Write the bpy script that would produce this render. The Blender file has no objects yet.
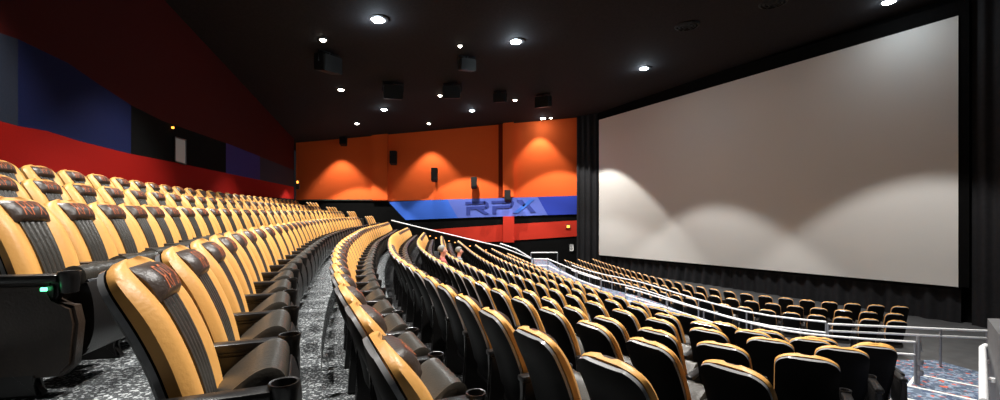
import bpy, bmesh, math, random
from mathutils import Vector, Matrix
random.seed(7)
F, HY = 450.0, 213.0            # focal length in pixels and horizon row of the 1000x400 frame
SC = bpy.context.scene
COL = SC.collection
PI = math.pi

# ------------------------------------------------------------------ helpers
def at(px, py, y):
    return Vector(((px - 500) / F * y, y, (HY - py) / F * y))

def on_z(px, py, z):
    y = -z * F / (py - HY)
    return Vector(((px - 500) / F * y, y, z))

def link(name, me, mat=None, parent=None, kind=None):
    o = bpy.data.objects.new(name, me)
    COL.objects.link(o)
    if mat is not None and me is not None and not me.materials:
        for m in (mat if isinstance(mat, (list, tuple)) else [mat]):
            me.materials.append(m)
    if parent is not None:
        o.parent = parent
    if kind:
        o['kind'] = kind
    return o

def to_mesh(name, bm, smooth=40):
    bmesh.ops.recalc_face_normals(bm, faces=bm.faces[:])
    me = bpy.data.meshes.new(name)
    bm.to_mesh(me); bm.free()
    if smooth:
        me.shade_smooth()
        me.set_sharp_from_angle(angle=math.radians(smooth))
    return me

def obj(name, bm, mat, parent=None, smooth=40, kind=None):
    return link(name, to_mesh(name, bm, smooth), mat, parent, kind)

def tag(o, label, cat, group=None, kind=None):
    o['label'] = label; o['category'] = cat
    if group: o['group'] = group
    if kind: o['kind'] = kind
    return o

def empty(name, loc=(0, 0, 0), rz=0.0):
    o = bpy.data.objects.new(name, None)
    o.empty_display_size = .1
    COL.objects.link(o)
    o.location = loc; o.rotation_euler = (0, 0, rz)
    return o

def box(bm, c, s, rz=0.0, bev=0.0, mi=0, seg=2):
    r = bmesh.ops.create_cube(bm, size=1.0)
    vs = r['verts']
    M = Matrix.Translation(Vector(c)) @ Matrix.Rotation(rz, 4, 'Z') @ Matrix.Diagonal((s[0], s[1], s[2], 1))
    bmesh.ops.transform(bm, matrix=M, verts=vs)
    fs = set(f for v in vs for f in v.link_faces)
    if bev > 0:
        es = list(set(e for v in vs for e in v.link_edges))
        rr = bmesh.ops.bevel(bm, geom=es, offset=bev, segments=seg, affect='EDGES', profile=.5)
        fs = set(f for f in fs if f.is_valid) | set(rr['faces'])
    for f in fs: f.material_index = mi

def quad(bm, pts, mi=0):
    f = bm.faces.new([bm.verts.new(p) for p in pts]); f.material_index = mi
    return f

def prism(bm, poly, x0, x1, mi=0, bev=0.0):
    """poly in (y,z), extruded along x"""
    a = [bm.verts.new((x0, p[0], p[1])) for p in poly]
    b = [bm.verts.new((x1, p[0], p[1])) for p in poly]
    n = len(poly); fs = []
    fs.append(bm.faces.new(a)); fs.append(bm.faces.new(b[::-1]))
    for i in range(n):
        fs.append(bm.faces.new((a[i], b[i], b[(i + 1) % n], a[(i + 1) % n])))
    if bev > 0:
        es = [e for e in fs[0].edges] + [e for e in fs[1].edges]
        rr = bmesh.ops.bevel(bm, geom=es, offset=bev, segments=2, affect='EDGES')
        fs = [f for f in fs if f.is_valid] + list(rr['faces'])
    for f in fs: f.material_index = mi

def extrude_poly(bm, pts, d, mi=0):
    """planar polygon of 3-D points pushed by vector d"""
    d = Vector(d)
    a = [bm.verts.new(Vector(p)) for p in pts]
    b = [bm.verts.new(Vector(p) + d) for p in pts]
    n = len(pts)
    fs = [bm.faces.new(a), bm.faces.new(b[::-1])]
    for i in range(n):
        fs.append(bm.faces.new((a[i], b[i], b[(i + 1) % n], a[(i + 1) % n])))
    for f in fs: f.material_index = mi

def tube(bm, pts, r, n=8, mi=0):
    pts = [Vector(p) for p in pts]
    rings = []
    for i, p in enumerate(pts):
        t = (pts[min(i + 1, len(pts) - 1)] - pts[max(i - 1, 0)]).normalized()
        up = Vector((0, 0, 1)) if abs(t.z) < .9 else Vector((1, 0, 0))
        a = t.cross(up).normalized(); b = t.cross(a)
        rings.append([bm.verts.new(p + (a * math.cos(k * 2 * PI / n) + b * math.sin(k * 2 * PI / n)) * r) for k in range(n)])
    for i in range(len(rings) - 1):
        for k in range(n):
            f = bm.faces.new((rings[i][k], rings[i][(k + 1) % n], rings[i + 1][(k + 1) % n], rings[i + 1][k])); f.material_index = mi
    for rg in (rings[0], rings[-1]):
        f = bm.faces.new(rg); f.material_index = mi

def lathe(bm, prof, c, n=16, mi=0, close=True):
    rings = []
    c = Vector(c)
    for r, z in prof:
        if r < 1e-6:
            rings.append([bm.verts.new(c + Vector((0, 0, z)))])
        else:
            rings.append([bm.verts.new(c + Vector((r * math.cos(k * 2 * PI / n), r * math.sin(k * 2 * PI / n), z))) for k in range(n)])
    for i in range(len(rings) - 1):
        A, B = rings[i], rings[i + 1]
        for k in range(n):
            if len(A) == 1 and len(B) == 1: continue
            if len(A) == 1: vs = (A[0], B[k], B[(k + 1) % n])
            elif len(B) == 1: vs = (A[k], A[(k + 1) % n], B[0])
            else: vs = (A[k], A[(k + 1) % n], B[(k + 1) % n], B[k])
            f = bm.faces.new(vs); f.material_index = mi

def grid_faces(bm, g, mi=0, wrap=False):
    for i in range(len(g) - 1):
        m = len(g[i])
        for j in range(m if wrap else m - 1):
            f = bm.faces.new((g[i][j], g[i][(j + 1) % m], g[i + 1][(j + 1) % m], g[i + 1][j])); f.material_index = mi

# ------------------------------------------------------------------ materials
def mat(name, color, rough=.5, spec=.5, metal=0.0, emit=None, estr=0.0, coat=0.0):
    m = bpy.data.materials.new(name); m.use_nodes = True
    b = m.node_tree.nodes['Principled BSDF']
    b.inputs['Base Color'].default_value = (*color, 1)
    b.inputs['Roughness'].default_value = rough
    b.inputs['Specular IOR Level'].default_value = spec
    b.inputs['Metallic'].default_value = metal
    b.inputs['Coat Weight'].default_value = coat
    if emit:
        b.inputs['Emission Color'].default_value = (*emit, 1)
        b.inputs['Emission Strength'].default_value = estr
    return m

def noisy(m, scale=20, amt=.25, bump=0.0, detail=3, coords='Object', bscale=None):
    nt = m.node_tree; b = nt.nodes['Principled BSDF']
    tc = nt.nodes.new('ShaderNodeTexCoord')
    nz = nt.nodes.new('ShaderNodeTexNoise'); nz.inputs['Scale'].default_value = scale; nz.inputs['Detail'].default_value = detail
    nt.links.new(tc.outputs[coords], nz.inputs['Vector'])
    col = b.inputs['Base Color'].default_value[:]
    mx = nt.nodes.new('ShaderNodeMix'); mx.data_type = 'RGBA'
    mx.inputs['A'].default_value = tuple(c * (1 - amt) for c in col[:3]) + (1,)
    mx.inputs['B'].default_value = tuple(min(1, c * (1 + amt)) for c in col[:3]) + (1,)
    nt.links.new(nz.outputs['Fac'], mx.inputs['Factor'])
    nt.links.new(mx.outputs['Result'], b.inputs['Base Color'])
    if bump:
        bp = nt.nodes.new('ShaderNodeBump'); bp.inputs['Strength'].default_value = bump; bp.inputs['Distance'].default_value = .01
        n2 = nz
        if bscale:
            n2 = nt.nodes.new('ShaderNodeTexNoise'); n2.inputs['Scale'].default_value = bscale; n2.inputs['Detail'].default_value = 4
            nt.links.new(tc.outputs[coords], n2.inputs['Vector'])
        nt.links.new(n2.outputs['Fac'], bp.inputs['Height']); nt.links.new(bp.outputs['Normal'], b.inputs['Normal'])
    return m

def speckle(name, base, spk, scale, thr, rough=.75, extra=None):
    """dark carpet with pale flecks (extra: list of (colour, scale, threshold) for coloured confetti)"""
    m = mat(name, base, rough, .3)
    nt = m.node_tree; b = nt.nodes['Principled BSDF']
    tc = nt.nodes.new('ShaderNodeTexCoord')
    cur = None
    layers = [(spk, scale, thr)] + (extra or [])
    for i, (c, s, t) in enumerate(layers):
        nz = nt.nodes.new('ShaderNodeTexNoise'); nz.inputs['Scale'].default_value = s; nz.inputs['Detail'].default_value = 2.5
        mp = nt.nodes.new('ShaderNodeMapping'); mp.inputs['Location'].default_value = (i * 13.1, i * 7.7, i * 3)
        nt.links.new(tc.outputs['Object'], mp.inputs['Vector']); nt.links.new(mp.outputs['Vector'], nz.inputs['Vector'])
        rp = nt.nodes.new('ShaderNodeValToRGB')
        rp.color_ramp.elements[0].position = t; rp.color_ramp.elements[1].position = t + .06
        nt.links.new(nz.outputs['Fac'], rp.inputs['Fac'])
        mx = nt.nodes.new('ShaderNodeMix'); mx.data_type = 'RGBA'
        nt.links.new(rp.outputs['Color'], mx.inputs['Factor'])
        if cur is None: mx.inputs['A'].default_value = (*base, 1)
        else: nt.links.new(cur, mx.inputs['A'])
        mx.inputs['B'].default_value = (*c, 1)
        cur = mx.outputs['Result']
    nt.links.new(cur, b.inputs['Base Color'])
    return m

M = {}
M['tan'] = noisy(mat('tan_leather', (.80, .40, .105), .42, .5), 9, .12, .15, bscale=60)
M['black'] = noisy(mat('black_leather', (.040, .035, .028), .36, .5), 14, .3, .2, bscale=90)
M['head'] = noisy(mat('headrest_leather', (.05, .032, .024), .36, .5), 14, .3, .2, bscale=80)
M['shell'] = noisy(mat('black_plastic_shell', (.003, .003, .0033), .5, .12), 30, .3)
M['rim'] = noisy(mat('painted_rim_highlight', (.30, .30, .305), .22, .6, coat=.5), 30, .2)  # edge of the black shell, its highlight painted as pale grey
M['plastic'] = noisy(mat('black_moulded_plastic', (.014, .013, .013), .3, .5), 30, .3, .1, bscale=150)
M['endpanel'] = noisy(mat('end_panel_vinyl', (.035, .022, .015), .33, .5), 10, .5, .25, bscale=70)
M['stitch'] = mat('orange_thread', (.62, .15, .04), .6)
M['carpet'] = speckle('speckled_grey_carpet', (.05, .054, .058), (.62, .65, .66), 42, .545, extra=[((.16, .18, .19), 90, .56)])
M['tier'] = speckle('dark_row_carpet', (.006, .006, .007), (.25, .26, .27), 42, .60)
M['walk'] = speckle('blue_walkway_carpet', (.085, .115, .165), (.21, .27, .36), 9, .5, extra=[((.62, .11, .05), 6.5, .60), ((.05, .07, .13), 9, .57), ((.42, .44, .47), 16, .63)])
M['wood'] = noisy(mat('dark_floor_boards', (.085, .085, .086), .5, .4), 3, .45)
M['white_edge'] = noisy(mat('white_step_edging', (.85, .84, .78), .5), 20, .1)
M['steel'] = noisy(mat('brushed_steel_rail', (.93, .93, .94), .34, .5, 0.1), 30, .1)
M['steel_dark'] = noisy(mat('dull_steel_post', (.30, .31, .33), .4, .5, .6), 30, .2)
M['blackwall'] = noisy(mat('matte_black_wall', (.005, .005, .005), .95, .05), 6, .4)
M['ceiling'] = noisy(mat('black_ceiling_paint', (.022, .020, .021), .9, .1), 14, .5)
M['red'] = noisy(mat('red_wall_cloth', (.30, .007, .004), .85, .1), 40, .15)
M['redshade'] = noisy(mat('shaded_red_wall_cloth', (.050, .004, .003), .85, .1), 40, .15)  # the wall's red cloth with the upper part's shade put into its colour
M['redfar'] = noisy(mat('bright_red_wall_cloth', (.52, .034, .018), .8, .1), 40, .1)
M['orange'] = noisy(mat('orange_wall_cloth', (.82, .125, .026), .85, .1), 40, .1)
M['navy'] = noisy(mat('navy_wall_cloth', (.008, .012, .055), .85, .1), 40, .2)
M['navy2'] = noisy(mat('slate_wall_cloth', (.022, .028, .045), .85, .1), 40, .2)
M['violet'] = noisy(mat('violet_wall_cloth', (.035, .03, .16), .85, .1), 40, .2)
M['blue'] = noisy(mat('bright_blue_panel', (.045, .145, .66), .7, .2), 30, .08)
M['blue2'] = noisy(mat('pale_blue_panel', (.115, .165, .58), .7, .2), 30, .08)
M['blue3'] = noisy(mat('deep_blue_panel', (.028, .055, .42), .7, .2), 30, .08)
M['logo'] = noisy(mat('dark_blue_lettering', (.036, .055, .27), .6, .2), 30, .08)
M['logo2'] = noisy(mat('sky_blue_lettering', (.05, .16, .62), .6, .2), 30, .08)
M['screen'] = noisy(mat('matte_white_screen', (.70, .69, .66), .9, .1), 60, .04)
M['curtain'] = noisy(mat('black_velvet_curtain', (.012, .012, .014), .75, .3), 8, .5)
M['speaker'] = noisy(mat('black_speaker_cloth', (.004, .004, .004), .6, .3), 50, .3)
M['bulb'] = mat('cool_white_lens', (1, 1, 1), .3, emit=(.85, .95, 1), estr=90)
M['bulb2'] = mat('warm_white_lens', (1, 1, 1), .3, emit=(1, .96, .82), estr=25)
M['trim'] = noisy(mat('black_light_trim', (.03, .03, .03), .5), 20, .2)
M['exit'] = mat('amber_lit_letters', (1, .3, .05), .4, emit=(1, .32, .04), estr=4)
M['green'] = mat('green_indicator', (.1, 1, .4), .4, emit=(.1, 1, .35), estr=6)
M['amberdot'] = mat('amber_step_light', (1, .4, .1), .4, emit=(1, .45, .12), estr=1.6)
M['paper'] = noisy(mat('pale_paper', (.75, .75, .74), .7), 20, .06)
M['port'] = mat('grey_lit_glass', (.2, .21, .2), .2, .5, emit=(.45, .5, .47), estr=.11)
M['beige'] = noisy(mat('beige_painted_wood', (.78, .62, .42), .6), 12, .15)
M['skin'] = noisy(mat('skin', (.72, .33, .24), .55), 20, .1)
M['hair'] = noisy(mat('grey_hair', (.20, .195, .18), .6), 60, .3)
M['shirt1'] = noisy(mat('rose_shirt_cloth', (.42, .10, .09), .8), 30, .2)
M['shirt2'] = noisy(mat('grey_shirt_cloth', (.26, .27, .28), .8), 30, .2)
M['denim'] = noisy(mat('dark_trouser_cloth', (.03, .035, .05), .8), 30, .2)

# ------------------------------------------------------------------ curves in plan
class Curve:
    def __init__(self, pts):
        P = [Vector((p[0], p[1])) for p in pts]
        P = [P[0] * 2 - P[1]] + P + [P[-1] * 2 - P[-2]]
        out = []
        for i in range(1, len(P) - 2):
            p0, p1, p2, p3 = P[i - 1:i + 3]
            t0 = 0; t1 = t0 + (p1 - p0).length ** .5; t2 = t1 + (p2 - p1).length ** .5; t3 = t2 + (p3 - p2).length ** .5
            for k in range(24):
                t = t1 + (t2 - t1) * k / 24
                A1 = p0 * ((t1 - t) / (t1 - t0)) + p1 * ((t - t0) / (t1 - t0))
                A2 = p1 * ((t2 - t) / (t2 - t1)) + p2 * ((t - t1) / (t2 - t1))
                A3 = p2 * ((t3 - t) / (t3 - t2)) + p3 * ((t - t2) / (t3 - t2))
                B1 = A1 * ((t2 - t) / (t2 - t0)) + A2 * ((t - t0) / (t2 - t0))
                B2 = A2 * ((t3 - t) / (t3 - t1)) + A3 * ((t - t1) / (t3 - t1))
                out.append(B1 * ((t2 - t) / (t2 - t1)) + B2 * ((t - t1) / (t2 - t1)))
        out.append(P[-2])
        # smooth the tracing a little
        for _ in range(30):
            out = [out[0]] + [(out[i - 1] + out[i] * 2 + out[i + 1]) / 4 for i in range(1, len(out) - 1)] + [out[-1]]
        self.p = out
        self.s = [0.0]
        for i in range(1, len(out)): self.s.append(self.s[-1] + (out[i] - out[i - 1]).length)
        self.L = self.s[-1]
    def ev(self, s):
        if s <= 0:
            t = (self.p[3] - self.p[0]).normalized(); return self.p[0] + t * s, t
        if s >= self.L:
            t = (self.p[-1] - self.p[-4]).normalized(); return self.p[-1] + t * (s - self.L), t
        lo, hi = 0, len(self.s) - 1
        while hi - lo > 1:
            m = (lo + hi) // 2
            if self.s[m] <= s: lo = m
            else: hi = m
        a = (s - self.s[lo]) / max(1e-9, self.s[hi] - self.s[lo])
        p = self.p[lo].lerp(self.p[hi], a)
        i0, i1 = max(0, lo - 4), min(len(self.p) - 1, hi + 4)
        return p, (self.p[i1] - self.p[i0]).normalized()
    def strip(self, off, n, s0=0.0, s1=None):
        s1 = self.L if s1 is None else s1
        r = []
        for i in range(n + 1):
            p, t = self.ev(s0 + (s1 - s0) * i / n)
            r.append(p + Vector((t.y, -t.x)) * off)
        return r

ROWS = {  # name: (height of the seat tops below eye level, plan curve near -> far)
 'D': (.60, [(-5.7, 5.2), (-6.4, 7.5), (-7.25, 10), (-8.4, 14.5), (-9.5, 19.5), (-10.3, 23.5), (-11.0, 27.6)]),
 'C': (.34, [(-4.5, 4.1), (-5.0, 5.6), (-5.8, 8.2), (-6.9, 12), (-8.0, 17), (-9.0, 22), (-9.9, 27.6)]),
 'B': (.08, [(-2.9, 2.8), (-3.42, 4.0), (-4.35, 6.1), (-5.28, 9), (-6.25, 13), (-7.1, 18), (-8.0, 23), (-8.75, 27.6)]),
 'A': (-.19, [(-1.28, 1.75), (-1.60, 2.45), (-1.95, 3.2), (-2.35, 4.1), (-2.75, 5.1), (-3.32, 6.8), (-4.2, 9.5), (-5.08, 12.5), (-6.2, 17.5), (-6.95, 22), (-7.65, 27.6)]),
 'R1': (-.50, [(-.45, 1.75), (-.75, 2.4), (-1.05, 3.05), (-1.75, 4.8), (-2.65, 7.5), (-3.45, 10.5), (-4.5, 15), (-5.4, 20.5), (-6.2, 25)]),
 'R2': (-.80, [(.6, 2.45), (.235, 3.03), (-.08, 3.71), (-.62, 5.0), (-1.22, 6.5), (-2.12, 9), (-3.14, 12.86), (-4.0, 17), (-5.1, 25)]),
 'R3': (-1.05, [(1.6, 3.09), (1.29, 3.55), (.97, 4.1), (.45, 5.1), (-.27, 6.75), (-1.1, 9.2), (-2.07, 12.4), (-2.97, 16.3), (-4.2, 25)]),
 'R4': (-1.28, [(2.74, 4.02), (2.2, 4.35), (1.75, 4.85), (1.2, 5.65), (.65, 6.94), (-.1, 9), (-.85, 11.4), (-1.6, 14), (-2.3, 18), (-3.25, 25)]),
 'R5': (-1.50, [(3.8, 5.0), (3.2, 5.35), (2.6, 5.85), (2.0, 6.7), (1.3, 8.2), (.6, 10.3), (-.15, 13), (-.9, 16.5), (-1.6, 20.5), (-2.35, 25)]),
 'R6': (-1.72, [(4.86, 5.85), (4.2, 6.15), (3.5, 6.7), (2.8, 7.6), (2.1, 9.1), (1.4, 11.2), (.7, 14), (0, 17), (-.7, 20.5), (-1.4, 25)]),
 'R7': (-1.94, [(5.75, 6.6), (5.1, 6.9), (4.4, 7.4), (3.7, 8.3), (3.0, 9.8), (2.25, 12), (1.6, 14.5), (.9, 17.5), (.2, 21), (-.5, 25)]),
 'R8': (-2.22, [(6.46, 7.3), (5.75, 7.6), (5.0, 8.1), (4.35, 9.0), (3.65, 10.5), (2.95, 12.7), (2.35, 15.2), (1.7, 18.3), (1.05, 21.5), (.4, 25)]),
 'F3': (-2.80, [(10.3, 11.67), (9.0, 12.15), (7.8, 12.9), (6.7, 14.0), (5.75, 15.9), (5.0, 18.9), (4.4, 23), (3.8, 27.4)]),
 'F2': (-2.80, [(10.97, 12.5), (9.8, 13.0), (8.6, 13.75), (7.4, 14.95), (6.5, 16.8), (5.8, 19.6), (5.2, 23.5), (4.7, 27.6)]),
 'F1': (-2.80, [(11.97, 13.45), (10.6, 14.0), (9.4, 14.75), (8.3, 15.8), (7.3, 17.7), (6.6, 20.3), (6.0, 24), (5.6, 28)]),
}
CUR = {k: Curve(v[1]) for k, v in ROWS.items()}
UP = ['D', 'C', 'B', 'A', 'R1', 'R2', 'R3', 'R4', 'R5', 'R6', 'R7', 'R8']
SEAT_H = 1.10
FLOOR = {k: ROWS[k][0] - SEAT_H for k in UP}
WALK, PIT = -3.45, -3.73
FS = .85
for k in ('F1', 'F2', 'F3'): FLOOR[k] = PIT

# ------------------------------------------------------------------ the seat
def cl(v):
    z = .40 + .70 * v
    y = .10 - .25 * v + .045 * math.sin(PI * v)
    return y, z
def nrm(v):
    y0, z0 = cl(v - .02); y1, z1 = cl(v + .02)
    dy, dz = y1 - y0, z1 - z0
    l = math.hypot(dy, dz)
    return dz / l, -dy / l
def hw(v):
    w = .205 + .042 * min(1, max(0, v) / .35) if v < .35 else .247
    if v > .80:
        t = min(.985, (v - .80) / .20); w *= (1 - t ** 3.1) ** (1 / 3.1)
    return w
def thick(v): return 1 - .46 * max(0, min(1, (v - .70) / .30)) ** 1.5
def P(x, v, off):
    y, z = cl(v); ny, nz = nrm(v)
    return Vector((x, y + ny * off, z + nz * off))

def back_bm(bm, nu, nv, mi=0):
    vs = [(i / nv) for i in range(nv + 1)]
    vs = [1 - (1 - v) ** 1.7 for v in vs]
    front, rear = [], []
    for v in vs:
        e = thick(v)
        fr, re = [], []
        for j in range(nu + 1):
            u = -1 + 2 * j / nu
            o = (.060 + .028 * math.exp(-((abs(u) - .70) / .24) ** 2)) * e
            if abs(u) > .985: o *= .7
            fr.append(bm.verts.new(P(u * hw(v), v, o)))
            re.append(bm.verts.new(P(u * hw(v) * .985, v, .008)))
        front.append(fr); rear.append(re)
    grid_faces(bm, front, mi); grid_faces(bm, rear, mi)
    ring = lambda g: g[0] + [r[-1] for r in g[1:]] + g[-1][-2::-1] + [r[0] for r in g[-2:0:-1]]
    a, b = ring(front), ring(rear)
    for i in range(len(a)):
        f = bm.faces.new((a[i], a[(i + 1) % len(a)], b[(i + 1) % len(b)], b[i])); f.material_index = mi

def shell_bm(bm, nu, nv, mi=0):
    vs = [-.10 + 1.088 * (1 - (1 - i / nv) ** 1.8) for i in range(nv + 1)]
    outer, inner = [], []
    for v in vs:
        e = 1 - max(0, (v - .72) / .27) ** 2 * .9
        ou, inn = [], []
        for j in range(nu + 1):
            u = -1 + 2 * j / nu
            o = -.020 - .048 * (1 - abs(u) ** 3.2) * e
            if v < .1: o *= .6
            ou.append(bm.verts.new(P(u * (hw(v) - .004), v, o)))
            inn.append(bm.verts.new(P(u * (hw(v) - .004), v, .0)))
        outer.append(ou); inner.append(inn)
    grid_faces(bm, outer, mi); grid_faces(bm, inner, mi)
    ring = lambda g: g[0] + [r[-1] for r in g[1:]] + g[-1][-2::-1] + [r[0] for r in g[-2:0:-1]]
    a, b = ring(outer), ring(inner)
    for i in range(len(a)):
        f = bm.faces.new((a[i], a[(i + 1) % len(a)], b[(i + 1) % len(b)], b[i])); f.material_index = mi + 1

def stripe_bm(bm, nr, nv, mi=0):
    g = []
    for i in range(nv + 1):
        v = .03 + .75 * i / nv
        w = .085 + .030 * v
        row = []
        for j in range(nr * 4 + 1):
            u = -1 + 2 * j / (nr * 4)
            rib = abs(math.sin(j / 4 * PI))
            o = .066 + .013 * rib
            if j in (0, nr * 4): o = .02
            row.append(bm.verts.new(P(u * w, v, o)))
        g.append(row)
    grid_faces(bm, g, mi)

def head_off(a, b):
    return .078 - .024 * max(0, b) + .036 * (1 - min(1, abs(a)) ** 4.5) ** .5 * (1 - min(1, abs(b)) ** 4) ** .5
def head_bm(bm, na, nb, mi=0):
    g = []
    for i in range(nb + 1):
        b = -1 + 2 * i / nb
        v = .858 + .098 * b
        row = []
        for j in range(na + 1):
            a = -1 + 2 * j / na
            w = .135 * (1 - .05 * max(0, b) ** 3)
            row.append(bm.verts.new(P(a * w, v, head_off(a, b))))
        g.append(row)
    rg = []
    for i in range(nb + 1):
        b = -1 + 2 * i / nb
        v = .858 + .088 * b
        rg.append([bm.verts.new(P((-1 + 2 * j / na) * .125, v, .03)) for j in range(na + 1)])
    grid_faces(bm, g, mi); grid_faces(bm, rg, mi)
    ring = lambda g: g[0] + [r[-1] for r in g[1:]] + g[-1][-2::-1] + [r[0] for r in g[-2:0:-1]]
    A, B = ring(g), ring(rg)
    for i in range(len(A)):
        f = bm.faces.new((A[i], A[(i + 1) % len(A)], B[(i + 1) % len(B)], B[i])); f.material_index = mi

LET = [  # letters R P X drawn as strokes, x 0..1, y 0..1 each
 [[(.15, 0), (.15, 1)], [(.15, 1), (.6, .98), (.85, .78), (.6, .52), (.15, .48)], [(.45, .5), (.9, 0)]],
 [[(.15, 0), (.15, 1)], [(.15, 1), (.6, .98), (.85, .76), (.6, .48), (.15, .44)]],
 [[(.1, 0), (.9, 1)], [(.1, 1), (.9, 0)]]]
def embroidery_bm(bm):
    for li, strokes in enumerate(LET):
        for st in strokes:
            pts = []
            for k in range(len(st) - 1):
                for q in range(4):
                    t = q / 4
                    pts.append((st[k][0] * (1 - t) + st[k + 1][0] * t, st[k][1] * (1 - t) + st[k + 1][1] * t))
            pts.append(st[-1])
            prev = None
            for i, (x, y) in enumerate(pts):
                x0, y0 = pts[max(0, i - 1)]; x1, y1 = pts[min(len(pts) - 1, i + 1)]
                dx, dy = x1 - x0, (y1 - y0) * 2; l = math.hypot(dx, dy) or 1
                nx, ny = -dy / l, dx / l
                cur = []
                for s in (-1, 1):
                    # mirrored so it reads from the front of the seat
                    X = -(-.082 + li * .056 + x * .050) + s * nx * .0034
                    b = -.62 + 1.24 * y
                    v = .858 + .098 * b + s * ny * .0045
                    aa = X / .132; bb = (v - .858) / .098
                    cur.append(bm.verts.new(P(X, v, head_off(aa, bb) + .003)))
                if prev: bm.faces.new((prev[0], prev[1], cur[1], cur[0]))
                prev = cur

def smooth_closed(pr, k=3):
    n = len(pr); out = []
    for i in range(n):
        p0, p1, p2, p3 = pr[i - 1], pr[i], pr[(i + 1) % n], pr[(i + 2) % n]
        for q in range(k):
            t = q / k
            out.append(tuple(.5 * (2 * p1[c] + (p2[c] - p0[c]) * t + (2 * p0[c] - 5 * p1[c] + 4 * p2[c] - p3[c]) * t * t + (3 * p1[c] - p0[c] - 3 * p2[c] + p3[c]) * t ** 3) for c in (0, 1)))
    return out
def cushion_bm(bm, ribs, mi=0, W=.235):
    prof = [(.09, .40), (.10, .49), (.17, .57), (.25, .64), (.32, .69), (.375, .70), (.415, .67), (.42, .61), (.38, .54), (.28, .44), (.18, .36)]
    prof = smooth_closed(prof, 3) if ribs > 1 else prof
    xs = [-W, -W * .93] + [(-W * .9 + 1.8 * W * i / (ribs * 2)) for i in range(1, ribs * 2)] + [W * .93, W]
    rings = []
    for i, x in enumerate(xs):
        inset = .03 if i in (0, len(xs) - 1) else 0
        bump = .008 if i % 2 else 0
        cy = sum(p[0] for p in prof) / len(prof); cz = sum(p[1] for p in prof) / len(prof)
        rings.append([bm.verts.new((x, y + (cy - y) * inset / .2 + (y - cy) * bump * .5, z + (cz - z) * inset / .12 * .5 + (bump if z > cz else 0))) for y, z in prof])
    for i in range(len(rings) - 1):
        n = len(prof)
        for k in range(n):
            f = bm.faces.new((rings[i][k], rings[i][(k + 1) % n], rings[i + 1][(k + 1) % n], rings[i + 1][k])); f.material_index = mi
    for r in (rings[0], rings[-1]): bm.faces.new(r).material_index = mi

PANPROF = [(.10, .33), (.18, .37), (.28, .445), (.38, .545), (.42, .62), (.44, .61), (.47, .50), (.475, .34), (.44, .22), (.37, .165), (.22, .19), (.11, .25)]
def pan_bm(bm, mi=0, bev=.02): prism(bm, smooth_closed(PANPROF, 3) if bev else PANPROF, -.238, .238, mi, bev)

def armrest_bm(bm, mi=0, bev=.012):
    box(bm, (0, .185, .655), (.08, .39, .045), 0, bev, mi)
def cup_bm(bm, n=16, mi=0):
    lathe(bm, [(.028, .57), (.040, .575), (.048, .66), (.053, .685), (.051, .692), (.043, .69), (.040, .66), (.034, .60), (0, .60)], (0, .42, 0), n, mi)
def stand_bm(bm, mi=0, bev=.015):
    prism(bm, [(-.02, .02), (-.02, .0), (.30, .0), (.30, .02), (.25, .08), (.28, .40), (.38, .56), (.38, .632), (.0, .632), (.02, .3)], -.036, .036, mi, bev)
def foot_bm(bm, mi=0):
    box(bm, (0, .14, .012), (.13, .40, .024), 0, .006, mi)
def endpanel_bm(bm, mi=0):
    prism(bm, [(-.02, .16), (.02, .11), (.40, .11), (.46, .17), (.48, .40), (.46, .50), (.34, .52), (.34, .632), (-.03, .632)], -.045, .045, mi, .018)

PITCH = .69
PROTO = {}
def build_meshes():
    def mk(n, fn, m, *a, smooth=45):
        bm = bmesh.new(); fn(bm, *a); me = to_mesh(n, bm, smooth)
        for q in (m if isinstance(m, tuple) else (m,)): me.materials.append(q)
        PROTO[n] = me
    mk('backrest', back_bm, M['tan'], 18, 20)
    mk('back_shell', shell_bm, (M['shell'], M['rim']), 14, 18)
    mk('ribbed_panel', stripe_bm, M['black'], 5, 10)
    mk('headrest', head_bm, M['head'], 10, 8)
    mk('embroidery', embroidery_bm, M['stitch'])
    mk('cushion', cushion_bm, M['black'], 5)
    mk('seat_pan', pan_bm, M['plastic'])
    mk('armrest', armrest_bm, M['plastic'])
    mk('cup_holder', cup_bm, M['plastic'])
    mk('stand', stand_bm, M['plastic'])
    mk('end_panel', endpanel_bm, M['endpanel'])
    # light versions for seats a few pixels high
    mk('backrest_far', back_bm, M['tan'], 8, 9)
    mk('shell_far', shell_bm, (M['shell'], M['rim']), 8, 9)
    mk('headrest_far', head_bm, M['head'], 4, 4)
    def basefar(bm):
        cushion_bm(bm, 1); pan_bm(bm, 0, 0)
    mk('cushion_far', basefar, M['black'])
    def standfar(bm):
        stand_bm(bm, 0, 0); armrest_bm(bm, 0, 0); cup_bm(bm, 8)
        bmesh.ops.translate(bm, verts=bm.verts[:], vec=(PITCH / 2, 0, 0))
    mk('stand_far', standfar, M['plastic'])
    def stripefar(bm): stripe_bm(bm, 1, 5)
    mk('stripe_far', stripefar, M['black'])
build_meshes()

ORD = ['zeroth', 'first', 'second', 'third', 'fourth', 'fifth', 'sixth', 'seventh', 'eighth', 'ninth', 'tenth', 'eleventh', 'twelfth', 'thirteenth', 'fourteenth',
       'fifteenth', 'sixteenth', 'seventeenth', 'eighteenth', 'nineteenth']
def ordn(n):
    if n < 20: return ORD[n]
    tens = {2: 'twent', 3: 'thirt', 4: 'fort', 5: 'fift'}[n // 10]
    return tens + 'ieth' if n % 10 == 0 else tens + 'y-' + ORD[n % 10]

def part(name, me, parent, loc=(0, 0, 0)):
    o = bpy.data.objects.new(name, PROTO[me]); COL.objects.link(o); o.parent = parent; o.location = loc
    return o

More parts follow.
